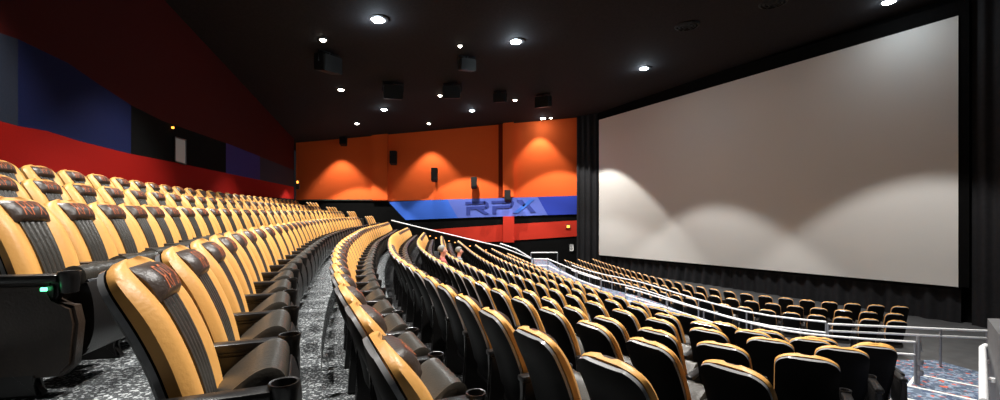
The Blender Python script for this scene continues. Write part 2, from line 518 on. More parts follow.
# place every seat
PLACES = []   # dict(row, idx, pos, rot, scale, size, wing, ends)
for r in UP + ['F1', 'F2', 'F3']:
    c = CUR[r]; z = ROWS[r][0]
    front = r[0] == 'F'
    pitch = .585 if front else PITCH
    sc = FS if front else 1.0
    upper = r in 'ABCD'
    s, i, seq = {'R7': .2, 'R8': .35}.get(r, 0.0), 1, []
    while s <= c.L - (.1 if not upper else 0):
        p, t = c.ev(s)
        wing = upper and p.y > 24.9
        if upper and 22.9 < p.y < 24.9:
            s = s + .1; continue
        seq.append((p, t, wing)); s += pitch
    nm = sum(1 for q in seq if not q[2])
    k = 0
    for j, (p, t, wing) in enumerate(seq):
        face = Vector((t.y, -t.x))
        rz = math.atan2(-face.x, face.y)           # local +Y -> face
        if upper and not wing:                      # end seats are turned a little towards the aisle
            turn = {'A': 1, 'B': 12, 'C': 9, 'D': 8}[r]
            rz -= math.radians(turn) * max(0, 1 - j / 14)
        org = p + face * (-.01 if upper else .10 * sc)
        if wing: k += 1; rz += math.radians(10)
        PLACES.append(dict(row=r, idx=(k if wing else j + 1), pos=(org.x, org.y, FLOOR[r]), rz=rz, sc=sc, wing=wing,
                           first=(j == 0), last=(not wing and j == nm - 1), t=t, size=SEAT_H * sc * F / max(p.y, 1.0)))
for d in PLACES: d['w'] = d['size'] * (1 if not d['wing'] else .8)
PLACES.sort(key=lambda d: -d['w'])
ROWTXT = {'D': 'in back row along red wall', 'C': 'in second row from red wall', 'B': 'in third row from red wall', 'A': 'in fourth row from red wall',
          'R1': 'in fifth row from red wall', 'R2': 'in sixth row from red wall', 'R3': 'in seventh row from red wall', 'R4': 'in eighth row from red wall',
          'R5': 'in ninth row from red wall', 'R6': 'in tenth row from red wall', 'R7': 'in eleventh row from red wall', 'R8': 'in row just behind blue walkway',
          'F1': 'in row closest to screen', 'F2': 'in second row from screen', 'F3': 'in third row from screen'}
GROUP = 'cinema seats in tiered curved rows'
def turnv(v, rz): return Vector((v[0] * math.cos(rz) - v[1] * math.sin(rz), v[0] * math.sin(rz) + v[1] * math.cos(rz), v[2]))

NIND = 300
for d in PLACES[:NIND]:
    root = empty('cinema_chair', d['pos'], d['rz'])
    root.scale = (d['sc'],) * 3
    r = d['row']
    if r in 'ABCD' or r == 'R1':
        what = 'tan seat with black headrest' if r != 'R1' else 'tan and black seat'
    else: what = 'black-backed seat with tan rim'
    if d['wing']:
        lab = f"tan seat beyond far aisle, {ordn(d['idx'])} of four, {ROWTXT[r]}"
    else:
        lab = f"{what}, {ordn(d['idx'])} from near end {ROWTXT[r]}"
    tag(root, lab, 'seat', GROUP)
    big = d['size'] > 42
    if big:
        part('back_shell', 'back_shell', root); part('backrest', 'backrest', root)
        part('ribbed_panel', 'ribbed_panel', root)
        hd = part('headrest', 'headrest', root)
        part('embroidery', 'embroidery', hd)
        part('cushion', 'cushion', root); part('seat_pan', 'seat_pan', root)
        sides = [PITCH / 2 / d['sc']]
        if d['first']: sides = [PITCH / 2, -PITCH / 2]
        # local +X is the seat's own right side, which is the near side of a row that runs away from the camera
        use = [-PITCH / 2] + ([PITCH / 2] if d['first'] else [])
        for x in use:
            ar = part('armrest', 'armrest', root, (x, 0, 0)); part('cup_holder', 'cup_holder', ar)
            part('stand', 'stand', root, (x, 0, 0))
        if d['first'] and r in ('A', 'B', 'C', 'D'):
            ep = part('end_panel', 'end_panel', root, (PITCH / 2, 0, 0))
            if r == 'B':
                bm = bmesh.new(); box(bm, (.05, .33, .60), (.012, .03, .02), 0, .004)
                lk = obj('indicator_light', bm, M['green'], ep)
    else:
        part('back_shell', 'shell_far', root); part('backrest', 'backrest_far', root)
        part('cushion', 'cushion_far', root); part('armrest', 'stand_far', root, (-PITCH if not r[0] == 'F' else -PITCH, 0, 0))
        if r in 'ABCD' or r == 'R1':
            part('headrest', 'headrest_far', root); part('ribbed_panel', 'stripe_far', root)

# the remaining, smallest seats at the far ends of the rows: one object
def join_rest(lst):
    me = bpy.data.meshes.new('far_cinema_seats')
    mats = [M['tan'], M['shell'], M['head'], M['black'], M['plastic'], M['rim']]
    keys = ['backrest_far', 'shell_far', 'headrest_far', 'cushion_far', 'stand_far', 'stripe_far']
    mid = [0, 1, 2, 3, 4, 3]
    V, Fc, mi = [], [], []
    for d in lst:
        T = Matrix.Translation(Vector(d['pos'])) @ Matrix.Rotation(d['rz'], 4, 'Z') @ Matrix.Scale(d['sc'], 4)
        for k, m_ in zip(keys, mid):
            src = PROTO[k]; b = len(V)
            off = Vector((-PITCH, 0, 0)) if k == 'stand_far' else Vector()
            V += [tuple(T @ (v.co + off)) for v in src.vertices]
            for p in src.polygons:
                Fc.append([b + i for i in p.vertices]); mi.append(5 if (k == 'shell_far' and p.material_index == 1) else m_)
    me.from_pydata(V, [], Fc)
    me.polygons.foreach_set('material_index', mi)
    for m_ in mats: me.materials.append(m_)
    me.shade_smooth(); me.set_sharp_from_angle(angle=.8)
    return me
rest = link('distant_cinema_seats', join_rest(PLACES[NIND:]))
tag(rest, 'many small tan and black seats at the distant ends of the rows', 'seats', GROUP, 'stuff')
print('SEATS', len(PLACES), {r: sum(1 for d in PLACES if d['row'] == r) for r in ROWS}, 'smallest individual', PLACES[NIND - 1]['size'])

# ------------------------------------------------------------------ floors
bm = bmesh.new()
quad(bm, [(-20, -4, PIT), (24, -4, PIT), (24, 34, PIT), (-20, 34, PIT)])
obj('floor', bm, M['wood'], kind='structure')
NS = 40
def tier(name, ca, cb, z, zlow, m, offa=-.14, offb=-.14, e0=.45, e1=.5, f0=None):
    a = ca.strip(offa, NS, -e0, ca.L + e1)
    b = cb.strip(offb, NS, -(e0 if f0 is None else f0), cb.L + e1)
    bm = bmesh.new()
    top = [[bm.verts.new((p.x, p.y, z)) for p in a], [bm.verts.new((p.x, p.y, z)) for p in b]]
    grid_faces(bm, top)
    low = [[bm.verts.new((p.x, p.y, zlow)) for p in a], [bm.verts.new((p.x, p.y, zlow)) for p in b]]
    grid_faces(bm, [top[1], low[1]]); grid_faces(bm, [top[0], low[0]])
    for i in (0, -1):
        bm.faces.new((top[0][i], top[1][i], low[1][i], low[0][i]))
    return obj(name, bm, m, kind='structure', smooth=0)
# deck behind the back row up to the red wall
WALLPTS = [(-4.9, -1.2), (-7.0, 6.3), (-7.4, 7.7), (-7.97, 9.72), (-8.4, 11.2), (-9.74, 16.0), (-11.6, 22.6), (-13.95, 30.95)]
wallc = Curve(WALLPTS)
for i, r in enumerate(UP):
    far = 3.2 if r in 'ABCD' else .45
    nxt = CUR[UP[i + 1]] if i + 1 < len(UP) else CUR['R8']
    e0 = {'D': 6, 'C': 5, 'B': 1.2, 'A': 3.6, 'R1': 3.0, 'R2': 1.6}.get(r, .5)
    f0 = {'D': 5, 'C': 3.4, 'B': 3.6, 'A': 3.0, 'R1': 1.6, 'R2': .5}.get(r, .5)
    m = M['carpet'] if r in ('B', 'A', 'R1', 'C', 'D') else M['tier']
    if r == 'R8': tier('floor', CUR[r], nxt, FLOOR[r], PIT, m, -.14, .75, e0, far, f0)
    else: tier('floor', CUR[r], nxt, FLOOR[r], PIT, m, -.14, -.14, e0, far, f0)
tier('floor', wallc, CUR['D'], FLOOR['D'] - .003, PIT, M['carpet'], 0, -.1, .3, .4, 6)
# blue carpeted cross-aisle in front of the middle block
fr_rail = [on_z(826, 322, -2.45), on_z(764, 315, -2.45), on_z(700, 300, -2.45), on_z(640, 282, -2.45), on_z(593, 272, -2.45), Vector((3.2, 22.5, -2.45))]
railc = Curve([(p.x, p.y) for p in fr_rail] + [(2.9, 28.5)])
bm = bmesh.new()
a = CUR['R8'].strip(.74, NS, -2.0, CUR['R8'].L + 5.4); b = railc.strip(.2, NS, -1.2, railc.L + 1.5)
def wz(i):                      # the cross-aisle ramps down towards the stairs
    t = min(1, max(0, (i / NS - .06) / .22)); return WALK + .42 * t * t * (3 - 2 * t)
top = [[bm.verts.new((p.x, p.y, wz(i))) for i, p in enumerate(a)], [bm.verts.new((p.x, p.y, wz(i))) for i, p in enumerate(b)]]
grid_faces(bm, top)
low = [bm.verts.new((p.x, p.y, PIT)) for p in b]; grid_faces(bm, [top[1], low]); grid_faces(bm, [top[0], [bm.verts.new((p.x, p.y, PIT)) for p in a]])
obj('floor', bm, M['walk'], kind='structure', smooth=0)

# stairs by the near ends of the rows, carpeted treads with white edging, then the landing
D2 = Vector((.745, .667)); RT = Vector((.66, -.751))
edges = [Vector((8.4, 9.1)), Vector((7.15, 8.05)), Vector((6.15, 7.05))]
for k in range(3): edges.append(edges[-1] - D2 * 1.28)
bm = bmesh.new()   # landing
L0 = edges[0]; W0 = 1.02
lp = [L0, L0 + RT * W0, (10.5, 9.35), (10.2, 10.55), (8.6, 10.55)]
lp = [Vector(p) for p in lp]
f = bm.faces.new([bm.verts.new((p.x, p.y, WALK + .004)) for p in lp])
r_ = bmesh.ops.extrude_face_region(bm, geom=[f])
bmesh.ops.translate(bm, verts=[v for v in r_['geom'] if isinstance(v, bmesh.types.BMVert)], vec=(0, 0, PIT - WALK))
obj('floor_landing', bm, M['walk'], kind='structure', smooth=0)
stairs = empty('carpeted_stairs', (edges[0].x, edges[0].y, WALK))
tag(stairs, 'blue and red carpeted stairs with white step edges beside the row ends', 'stairs', kind='structure')
zz = [-3.25 + .2 * k for k in range(6)]
for k in range(5):
    e, e2, z = edges[k], edges[k + 1], zz[k]
    w = W0
    bm = bmesh.new()
    pts = [e, e + RT * w, e2 + RT * w, e2]
    org = Vector((edges[0].x, edges[0].y, WALK))
    extrude_poly(bm, [Vector((p.x, p.y, z)) - org for p in pts], (0, 0, PIT - z))
    st = obj('step', bm, M['walk'], stairs, smooth=0)
    bm = bmesh.new()
    u = Vector((D2.x, D2.y, 0)); q = Vector((RT.x, RT.y, 0))
    E = Vector((e.x, e.y, z + .006)) - org
    E2 = Vector((e2.x, e2.y, z + .006)) - org
    extrude_poly(bm, [E, E + q * w, E + q * w - u * .06, E - u * .06], (0, 0, -.03))
    extrude_poly(bm, [E + q * .0, E + q * .05, E2 + q * .05, E2], (0, 0, -.02))
    obj('edging', bm, M['white_edge'], st, smooth=0)
# low wall at the right of the stairs
bm = bmesh.new()
wa, wb = Vector((9.12, 8.42)), Vector((6.0, 5.3))
extrude_poly(bm, [(wa.x, wa.y, -1.97), (wa.x + .9, wa.y - .1, -1.97), (wb.x + .9, wb.y - .6, -1.6), (wb.x, wb.y, -1.6)], (0, 0, -1.75))
obj('wall_stair_side', bm, noisy(mat('grey_painted_wall', (.11, .11, .112), .6), 5, .3), kind='structure', smooth=0)

# ------------------------------------------------------------------ back wall with colour bands
def wall_at(px):
    """plan point of the back wall seen through column px"""
    k = (px - 500) / F
    for i in range(len(WALLPTS) - 1):
        (x0, y0), (x1, y1) = WALLPTS[i], WALLPTS[i + 1]
        den = (x1 - x0) - k * (y1 - y0)
        t = (k * y0 - x0) / den if abs(den) > 1e-9 else -1
        if -1e-6 <= t <= 1.000001: return Vector((x0 + (x1 - x0) * t, y0 + (y1 - y0) * t))
    x0, y0 = WALLPTS[-1]
    return Vector((x0, y0))
colx = [-40, 0, 18, 47, 68, 79, 100, 131, 163, 173, 200, 226, 260, 294]
def itp(px, tab):
    for i in range(len(tab) - 1):
        if px <= tab[i + 1][0]:
            a, b_ = tab[i], tab[i + 1]; return a[1] + (b_[1] - a[1]) * (px - a[0]) / (b_[0] - a[0])
    return tab[-1][1]
BT = [(-40, 12), (0, 33), (18, 39), (68, 63), (100, 85), (131, 105), (163, 121), (226, 143), (294, 170)]
BB = [(-40, 108), (0, 121), (18, 126), (47, 131), (79, 141), (131, 154), (173, 162), (226, 173), (294, 187)]
RB = [(-40, 158), (0, 165), (47, 173), (131, 185.5), (200, 192), (294, 199)]
cols = []
for px in colx:
    w = wall_at(px); zf = lambda py: (HY - py) / F * w.y
    cols.append((w, FLOOR['D'] - .1, zf(itp(px, RB)), zf(itp(px, BB)), zf(itp(px, BT)), 7.6))
names = [('blackwall', None), ('red', None), ('band', None), ('red', None)]
bm = bmesh.new()
mats = [M['blackwall'], M['red'], M['navy2'], M['navy'], M['blackwall'], M['violet'], M['redshade']]
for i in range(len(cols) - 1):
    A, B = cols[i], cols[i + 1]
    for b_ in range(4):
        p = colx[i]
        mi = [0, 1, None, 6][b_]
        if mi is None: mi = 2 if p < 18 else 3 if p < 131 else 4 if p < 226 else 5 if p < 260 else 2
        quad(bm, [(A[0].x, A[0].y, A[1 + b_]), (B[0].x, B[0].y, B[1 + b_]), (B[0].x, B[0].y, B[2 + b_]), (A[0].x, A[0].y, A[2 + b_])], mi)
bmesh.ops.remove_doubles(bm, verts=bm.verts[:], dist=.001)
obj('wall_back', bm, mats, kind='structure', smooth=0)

def on_wall(px, py, out=.03):
    w = wall_at(px)
    n = Vector((.96, .27, 0))
    return Vector((w.x, w.y, (HY - py) / F * w.y)) + n * out
# projection port (lit grey pane) in the dark middle of the band
pw = empty('projection_port', on_wall(179, 165))
tag(pw, 'small grey lit projection port in the black stretch of the blue wall band', 'window')
O = pw.location.copy()
bm = bmesh.new()
c4 = [on_wall(173.5, 161), on_wall(184.5, 164.5), on_wall(184.5, 140), on_wall(173.5, 137)]
extrude_poly(bm, [p - O for p in c4], Vector((-.02, 0, 0))); obj('glass_pane', bm, M['port'], pw, smooth=0)
bm = bmesh.new()
for i in range(4): tube(bm, [c4[i] - O, c4[(i + 1) % 4] - O], .02, 6)
obj('frame', bm, M['trim'], pw)
bm = bmesh.new(); box(bm, (0, 0, 0), (.05, .05, .05), 0, .01)
o = obj('indicator_light', bm, M['exit']); o.location = on_wall(171.5, 127.5, .03)
tag(o, 'tiny amber indicator light on the dark wall band above the projection port', 'light')

# ------------------------------------------------------------------ far side wall
FY = 31.0
def fz(py): return (HY - py) / F * FY
def fx(px): return (px - 500) / F * FY
def zc(x, y=0): return 6.1 + .09 * x            # the sloping ceiling
bm = bmesh.new()
quad(bm, [(fx(296), FY, fz(200)), (fx(392), FY, fz(201)), (fx(580), FY, fz(196)), (fx(580), FY, 8), (fx(296), FY, 8)], 0)
quad(bm, [(fx(296), FY, PIT), (fx(600), FY, PIT), (fx(600), FY, fz(196)), (fx(392), FY, fz(201)), (fx(296), FY, fz(200))], 1)
quad(bm, [(fx(580), FY, fz(196)), (fx(600), FY, fz(196)), (fx(600), FY, 8), (fx(580), FY, 8)], 1)
obj('wall_far', bm, [M['orange'], M['blackwall']], kind='structure', smooth=0)
def slab(name, poly, m, d=.08, kind='structure', y=FY):
    bm = bmesh.new()
    extrude_poly(bm, [(fx(px), y - d, fz(py)) for px, py in poly], (0, d - .005, 0))
    o = obj(name, bm, m, smooth=0, kind=kind)
    return o
slab('trim_1', [(389, 202), (406, 220), (458, 218), (447.5, 199.5)], M['blue'], .10)
slab('trim_2', [(447.5, 199.5), (458, 218), (547.5, 215), (537.5, 197)], M['blue2'], .10)
slab('trim_3', [(537.5, 197), (547.5, 215), (577.5, 214.2), (577.5, 195.8)], M['blue3'], .10)
slab('trim_4', [(432, 229.4), (470, 243), (506, 241), (579, 236), (579, 220.3), (514, 224)], M['redfar'], .06)
bm = bmesh.new()
box(bm, ((fx(373) + fx(388.5)) / 2, FY - .15, (fz(200) + 8) / 2), (fx(388.5) - fx(373), .3, 8 - fz(200)))
obj('pillar', bm, M['orange'], kind='structure', smooth=0)
bm = bmesh.new()
box(bm, ((fx(503) + fx(513.5)) / 2, FY - .2, (fz(197) + 8) / 2), (fx(513.5) - fx(503), .4, 8 - fz(197)), mi=0)
box(bm, ((fx(503) + fx(514)) / 2, FY - .2, (fz(242) + fz(216.3)) / 2), (fx(514) - fx(503), .4, fz(216.3) - fz(242)), mi=1)
obj('pillar', bm, [M['orange'], M['redfar']], kind='structure', smooth=0)
bm = bmesh.new()   # shadow beside the pillar, painted as a dark strip
box(bm, ((fx(498.5) + fx(502.6)) / 2, FY - .02, (fz(197) + 8) / 2), (fx(502.6) - fx(498.5), .05, 8 - fz(197)))
obj('pillar_shadow_strip', bm, noisy(mat('painted_shadow_cloth', (.16, .02, .005), .9, .1), 30, .1), kind='structure', smooth=0)
bm = bmesh.new()
box(bm, ((fx(303) + fx(373)) / 2, FY - .06, fz(200)), (fx(373) - fx(303), .12, .07))
obj('trim_6', bm, noisy(mat('green_highlight_ledge', (.03, .045, .035), .5), 20, .2), kind='structure', smooth=0)  # top edge of the black panel, its greenish highlight put into the colour

# RPX lettering on the blue band
LY = FY - .115
lt = empty('wall_lettering', (fx(498), LY, fz(207)))
tag(lt, 'large dark blue letters RPX on the pale blue wall band', 'sign')
def letter(name, polys, m):
    bm = bmesh.new()
    for poly in polys:
        extrude_poly(bm, [Vector((fx(px), LY - .03, fz(py))) - Vector(lt.location) for px, py in poly], (0, .04, 0))
    return obj(name, bm, m, lt, smooth=0)
letter('letter', [[(465.5, 202), (485, 201.2), (488.3, 203), (488.3, 205.5), (465.5, 206)][:2] + [(486, 203.6), (465.5, 204.6)],
                  [(484, 201.3), (486.5, 201.6), (488.6, 203.6), (488.8, 206), (487, 208.2), (485, 208.4), (485.3, 206.2), (485.8, 205.2), (484, 203.6)],
                  [(466.5, 207), (485.5, 206), (487, 208.2), (484, 209), (466.5, 209.6)],
                  [(466.5, 209.6), (470.3, 209.4), (470.3, 214.8), (466.5, 215)],
                  [(476.5, 209.2), (481.5, 209), (489.5, 214), (484.5, 214.3)]], M['logo'])
letter('letter', [[(491.5, 201), (511, 200.3), (512, 202.6), (491.5, 203.6)],
                  [(510, 200.3), (512.5, 200.6), (514, 202.4), (513.8, 205), (512, 207.2), (510, 207.4), (510.6, 205.2), (510.6, 203.2)],
                  [(492.3, 206.2), (510.8, 205.2), (512, 207.2), (510, 208), (492.3, 208.8)],
                  [(492.3, 208.8), (496.2, 208.6), (496.2, 213.8), (492.3, 214)]], M['logo'])
letter('letter', [[(517, 200), (522, 199.8), (525.6, 204.5), (523, 207)],
                  [(526.5, 206.5), (529, 204.6), (535.5, 212.2), (530.5, 212.4)]], M['logo'])
letter('letter', [[(529, 199.6), (534.5, 199.4), (518.5, 212.9), (513, 213.1)]], M['logo2'])

# wall signs on the far wall
sg = empty('exit_sign', (fx(568), FY - .1, fz(226.5)))
tag(sg, 'lit amber exit sign on the red panel near the screen', 'sign')
bm = bmesh.new(); box(bm, (0, 0, 0), (.34, .07, .30), 0, .02); obj('housing', bm, noisy(mat('dark_sign_case', (.12, .03, .02), .5), 10, .2), sg)
bm = bmesh.new(); box(bm, (0, -.04, .0), (.20, .02, .16), 0, .01); obj('lit_face', bm, M['exit'], sg)
nt = empty('wall_notice', (fx(571.5), FY - .04, fz(247.5)))
tag(nt, 'small white notice with rounded outline on the black wall beside the curtain', 'sign')
bm = bmesh.new(); box(bm, (0, 0, 0), (.27, .03, .46), 0, .06, 0, 3); obj('backing', bm, M['paper'], nt)
bm = bmesh.new()
lathe(bm, [(.06, -.01), (.075, 0), (.06, .01), (.05, 0), (.06, -.01)], (0, 0, 0), 14)
bmesh.ops.rotate(bm, verts=bm.verts[:], matrix=Matrix.Rotation(PI / 2, 3, 'X')); bmesh.ops.translate(bm, verts=bm.verts[:], vec=(.01, -.018, -.07))
box(bm, (-.02, -.018, .1), (.12, .012, .035)); obj('print', bm, M['trim'], nt)
sg2 = empty('exit_sign', at(297.5, 184.5, 29.5))
tag(sg2, 'small amber exit light in the corner above the back row', 'sign')
bm = bmesh.new(); box(bm, (0, .06, 0), (.22, .08, .62), 0, .02); obj('housing', bm, M['trim'], sg2)
bm = bmesh.new(); box(bm, (0, 0, .16), (.12, .03, .16), 0, .01); obj('lit_face', bm, M['exit'], sg2)

# ------------------------------------------------------------------ screen, its masking and the curtains
SL, SR = 30.0, 15.1
tl, bl = at(598, 120, SL), at(600, 255, SL)
trr, br = at(959.5, 15.5, SR), at(957, 287, SR)
br.x = trr.x = at(958.3, 0, SR).x; tl.x = bl.x = at(599, 0, SL).x
scr = empty('cinema_screen', ((bl.x + br.x) / 2, (bl.y + br.y) / 2, bl.z))
tag(scr, 'huge matte white cinema screen above the front curtain', 'screen')
SO = Vector(scr.location)
sn = Vector((-(bl.y - br.y), -(br.x - bl.x), 0)).normalized()   # towards the seats
bm = bmesh.new()
g = []
for i in range(13):
    a = i / 12
    lo = bl.lerp(br, a); hi = tl.lerp(trr, a)
    g.append([bm.verts.new(lo.lerp(hi, j / 8) - SO) for j in range(9)])
grid_faces(bm, g)
obj('projection_surface', bm, M['screen'], scr)
bm = bmesh.new()
def frame_bar(p, q, w):
    ax = (q - p).normalized(); up = ax.cross(sn).normalized()
    extrude_poly(bm, [p - SO + up * w, q - SO + up * w, q - SO, p - SO], sn * -.12)
sd = (br - bl).normalized()
back = -sn * .05
for (p, q, w) in ((tl, trr, 0), ):
    extrude_poly(bm, [tl - SO + back, trr - SO + back, trr - SO + Vector((0, 0, .5)) + back, tl - SO + Vector((0, 0, .9)) + back], -sn * .1)
extrude_poly(bm, [bl - SO - sd * .25 + back, bl - SO + back, tl - SO + back + Vector((0, 0, .9)), tl - SO - sd * .25 + back + Vector((0, 0, .9))], -sn * .1)
extrude_poly(bm, [br - SO + back, br - SO + sd * .25 + back, trr - SO + sd * .25 + back + Vector((0, 0, .5)), trr - SO + back + Vector((0, 0, .5))], -sn * .1)
extrude_poly(bm, [bl - SO + back - Vector((0, 0, .12)), br - SO + back - Vector((0, 0, .12)), br - SO + back, bl - SO + back], -sn * .1)
obj('black_masking', bm, M['blackwall'], scr, smooth=0)
# wall behind
bm = bmesh.new()
b0 = Vector((bl.x, bl.y, 0)) - sd * 1.9 * Vector((sd.x, sd.y, 0)).length - sn * .9
wl = Vector((bl.x, bl.y, 0)) - Vector((sd.x, sd.y, 0)) * 1.6 - sn * .6; wr = Vector((br.x, br.y, 0)) + Vector((sd.x, sd.y, 0)) * 6 - sn * .6
quad(bm, [(wl.x, wl.y, PIT), (wr.x, wr.y, PIT), (wr.x, wr.y, 9.5), (wl.x, wl.y, 9.5)])
obj('wall_screen', bm, M['blackwall'], kind='structure', smooth=0)
def curtain(name, p, q, z0a, z1a, z0b, z1b, pleat, depth, label):
    bm = bmesh.new()
    L = (q - p).length; n = max(8, int(L / pleat * 8)); g = []
    dr = (q - p).normalized(); nn = Vector((dr.y, -dr.x, 0))
    if nn.dot(sn) < 0: nn = -nn
    ph = random.random() * 6
    for i in range(n + 1):
        a = i / n; s = a * L
        o = depth * (math.sin(s / pleat * 2 * PI + ph) + .45 * math.sin(s / pleat * 1.13 * PI + ph))
        c = p.lerp(q, a) + nn * o
        z0 = z0a + (z0b - z0a) * a; z1 = z1a + (z1b - z1a) * a
        g.append([bm.verts.new((c.x + nn.x * .04 * (1 - j / 4), c.y + nn.y * .04 * (1 - j / 4), z0 + (z1 - z0) * j / 4)) for j in range(5)])
    grid_faces(bm, g)
    o = obj(name, bm, M['curtain'], smooth=80)
    return tag(o, label, 'curtain')
bp, bq = Vector((bl.x, bl.y, 0)) - sn * .25, Vector((br.x, br.y, 0)) - sn * .25
curtain('stage_curtain', bp, bq, PIT, bl.z - .05, PIT, br.z - .05, .55, .07, 'long black pleated curtain hanging below the white screen')
cl0 = at(577, 0, 30.6); cl1 = at(599, 0, 30.0); cl0.z = cl1.z = 0
curtain('stage_curtain', cl0 - sn * 0, cl1 - sn * .2, PIT, 8, PIT, 8, .4, .08, 'tall black curtain between the blue wall band and the white screen')
cr0 = Vector((br.x, br.y, 0)) + Vector((sd.x, sd.y, 0)).normalized() * .28 - sn * .15
cr1 = cr0 + Vector((sd.x, sd.y, 0)).normalized() * .75
cr2 = cr1 + Vector((sd.x, sd.y, 0)).normalized() * 2.2
curtain('stage_curtain', cr0, cr1, PIT, 9, PIT, 9, .45, .06, 'narrow black curtain hanging at the stair-side edge of the white screen')
curtain('stage_curtain', cr1 + sn * .12, cr2 + sn * .12, PIT, 9, PIT, 9, 1.1, .05, 'wide black curtain beyond the screen edge, behind the stair handrail')

# ------------------------------------------------------------------ ceiling and what hangs on it
bm = bmesh.new()
quad(bm, [(-20, -4, zc(-20)), (24, -4, zc(24)), (24, 34, zc(24)), (-20, 34, zc(-20))])
obj('ceiling', bm, M['ceiling'], kind='structure', smooth=0)
def on_ceil(px, py):
    y = 6.1 * F / (HY - py - .09 * (px - 500))
    x = (px - 500) / F * y
    return Vector((x, y, zc(x)))
def ceiling_light(px, py, r, m, label, group, p=None):
    p = on_ceil(px, py) if p is None else p
    o = empty('ceiling_downlight', p)
    tag(o, label, 'light', group)
    bm = bmesh.new(); lathe(bm, [(r * .8, .03), (r * 1.5, .03), (r * 1.55, -.015), (r * 1.3, -.04), (r * .98, -.035), (r * .98, .02)], (0, 0, 0), 18); obj('trim_ring', bm, M['trim'], o)
    bm = bmesh.new(); lathe(bm, [(r, -.005), (r * .9, -.05), (r * .5, -.085), (0, -.095)], (0, 0, 0), 18); obj('lens', bm, m, o)
    return p
BIG = [(378, 19, .20, 'bright cool ceiling light nearest the top edge above the curved rows'),
       (516, 41, .20, 'bright cool ceiling light between the seating and the big screen'),
       (644, 68, .20, 'bright cool ceiling light close to the top of the white screen'),
       (384, 109, .15, 'bright cool ceiling light over the first orange pilaster'),
       (472, 110, .15, 'bright cool ceiling light near the middle of the orange wall'),
       (543, 118, .17, 'bright cool ceiling light over the far orange wall beside the curtain'),
       (889, 1, .20, 'bright cool ceiling light cut by the top edge, over the screen corner')]
BIGP = [ceiling_light(px, py, r, M['bulb'], lab, 'cool ceiling lights') for px, py, r, lab in BIG]
SMALL = [(323, 39, .10, 'small warm downlight highest of the warm lights at the dark corner'),
         (341, 89, .13, 'small warm downlight below the highest warm one, over the upper rows'),
         (460, 45, .07, 'small warm downlight alone between the two largest cool lights'),
         (440, 95, .10, 'small warm downlight beside a hanging speaker over the rows'),
         (515, 99.5, .11, 'small warm downlight between two dark hanging speakers'),
         (357, 123, .12, 'small warm downlight at the ceiling edge left of the orange pilaster'),
         (429, 123, .12, 'small warm downlight at the ceiling edge over the middle orange bay'),
         (551, 117.5, .08, 'tiny warm downlight close beside the cool light near the curtain')]
SMALLP = [ceiling_light(px, py, r, M['bulb2'], lab, 'warm ceiling downlights') for px, py, r, lab in SMALL]

# ceiling speakers: cabinet on a yoke
def hang_speaker(px, py, s, rz, label):
    p = on_ceil(px, py - 6)
    o = empty('ceiling_speaker', p, rz)
    tag(o, label, 'speaker', 'hanging ceiling speakers')
    bm = bmesh.new(); prism(bm, [(-s * .35, -s * 1.0), (s * .45, -s * .85), (s * .45, -s * .1), (-s * .35, -s * .25)], -s * .5, s * .5, 0, .03); obj('cabinet', bm, M['speaker'], o)
    bm = bmesh.new(); tube(bm, [(0, 0, .02), (0, 0, -s * .2)], .04); tube(bm, [(-s * .55, 0, -s * .55), (-s * .55, 0, -s * .05), (s * .55, 0, -s * .05), (s * .55, 0, -s * .55)], .025); obj('yoke', bm, M['speaker'], o)
for a_ in [(329, 58, .75, 1, 'dark ceiling speaker below the highest warm downlight'),
           (393, 88, .8, .3, 'dark ceiling speaker above the first orange pilaster'),
           (452, 89, .75, 0, 'dark ceiling speaker beside the warm downlight over the rows'),
           (467, 62, .6, .4, 'dark ceiling speaker under the lone warm downlight'),
           (500, 97, .6, -.3, 'dark ceiling speaker beside the warm downlight near mid ceiling'),
           (543, 100, .75, -.5, 'dark ceiling speaker above the cool light near the curtain')]:
    hang_speaker(*a_)
def vent(px, py, r, label):
    p = on_ceil(px, py); o = empty('ceiling_vent', p); tag(o, label, 'vent', 'round ceiling vents')
    bm = bmesh.new()
    for k in range(3): lathe(bm, [(r * (1 - .28 * k), 0), (r * (1 - .28 * k), -.05), (r * (.86 - .28 * k), -.07), (r * (.82 - .28 * k), -.01)], (0, 0, 0), 24)
    obj('louvre_rings', bm, M['speaker'], o)
    bm = bmesh.new()
    for k in range(4): box(bm, (0, 0, -.045), (r * 1.9, .06, .03), k * PI / 4)
    obj('spokes', bm, M['speaker'], o)
vent(687, 25, .42, 'round dark vent in the ceiling above the big screen')
vent(773, 2, .42, 'round dark vent at the top edge above the screen')

# speakers on the far wall
def wall_speaker(px, py, w, h, y, label):
    p = at(px, py, y); o = empty('wall_speaker', p); tag(o, label, 'speaker', 'surround speakers on the orange wall')
    bm = bmesh.new()
    prism(bm, [(-.22, -h / 2 + .12), (.12, -h / 2), (.16, h / 2), (-.2, h / 2)], -w / 2, w / 2, 0, .03); obj('cabinet', bm, M['speaker'], o)
    bm = bmesh.new(); box(bm, (0, .2 + (FY - y - .2) / 2 - .03, 0), (.12, max(.1, FY - y - .14), .2)); obj('bracket', bm, M['speaker'], o)
    bm = bmesh.new(); quad(bm, [(-w * .42, -.236, -h / 2 + .16), (w * .42, -.236, -h / 2 + .16), (w * .42, -.219, h / 2 - .06), (-w * .42, -.219, h / 2 - .06)]); obj('grille', bm, M['speaker'], o)
wall_speaker(343.5, 139, .45, .95, 30.5, 'black surround speaker high on the dark orange wall before the first pilaster')
wall_speaker(393.5, 158, .45, .95, 30.5, 'black surround speaker just beyond the first orange pilaster')
wall_speaker(434.5, 175, .42, .95, 30.4, 'black surround speaker in the middle of the lit orange bay')
wall_speaker(474, 183, .40, .80, 30.4, 'black surround speaker low on the orange wall over the letters')
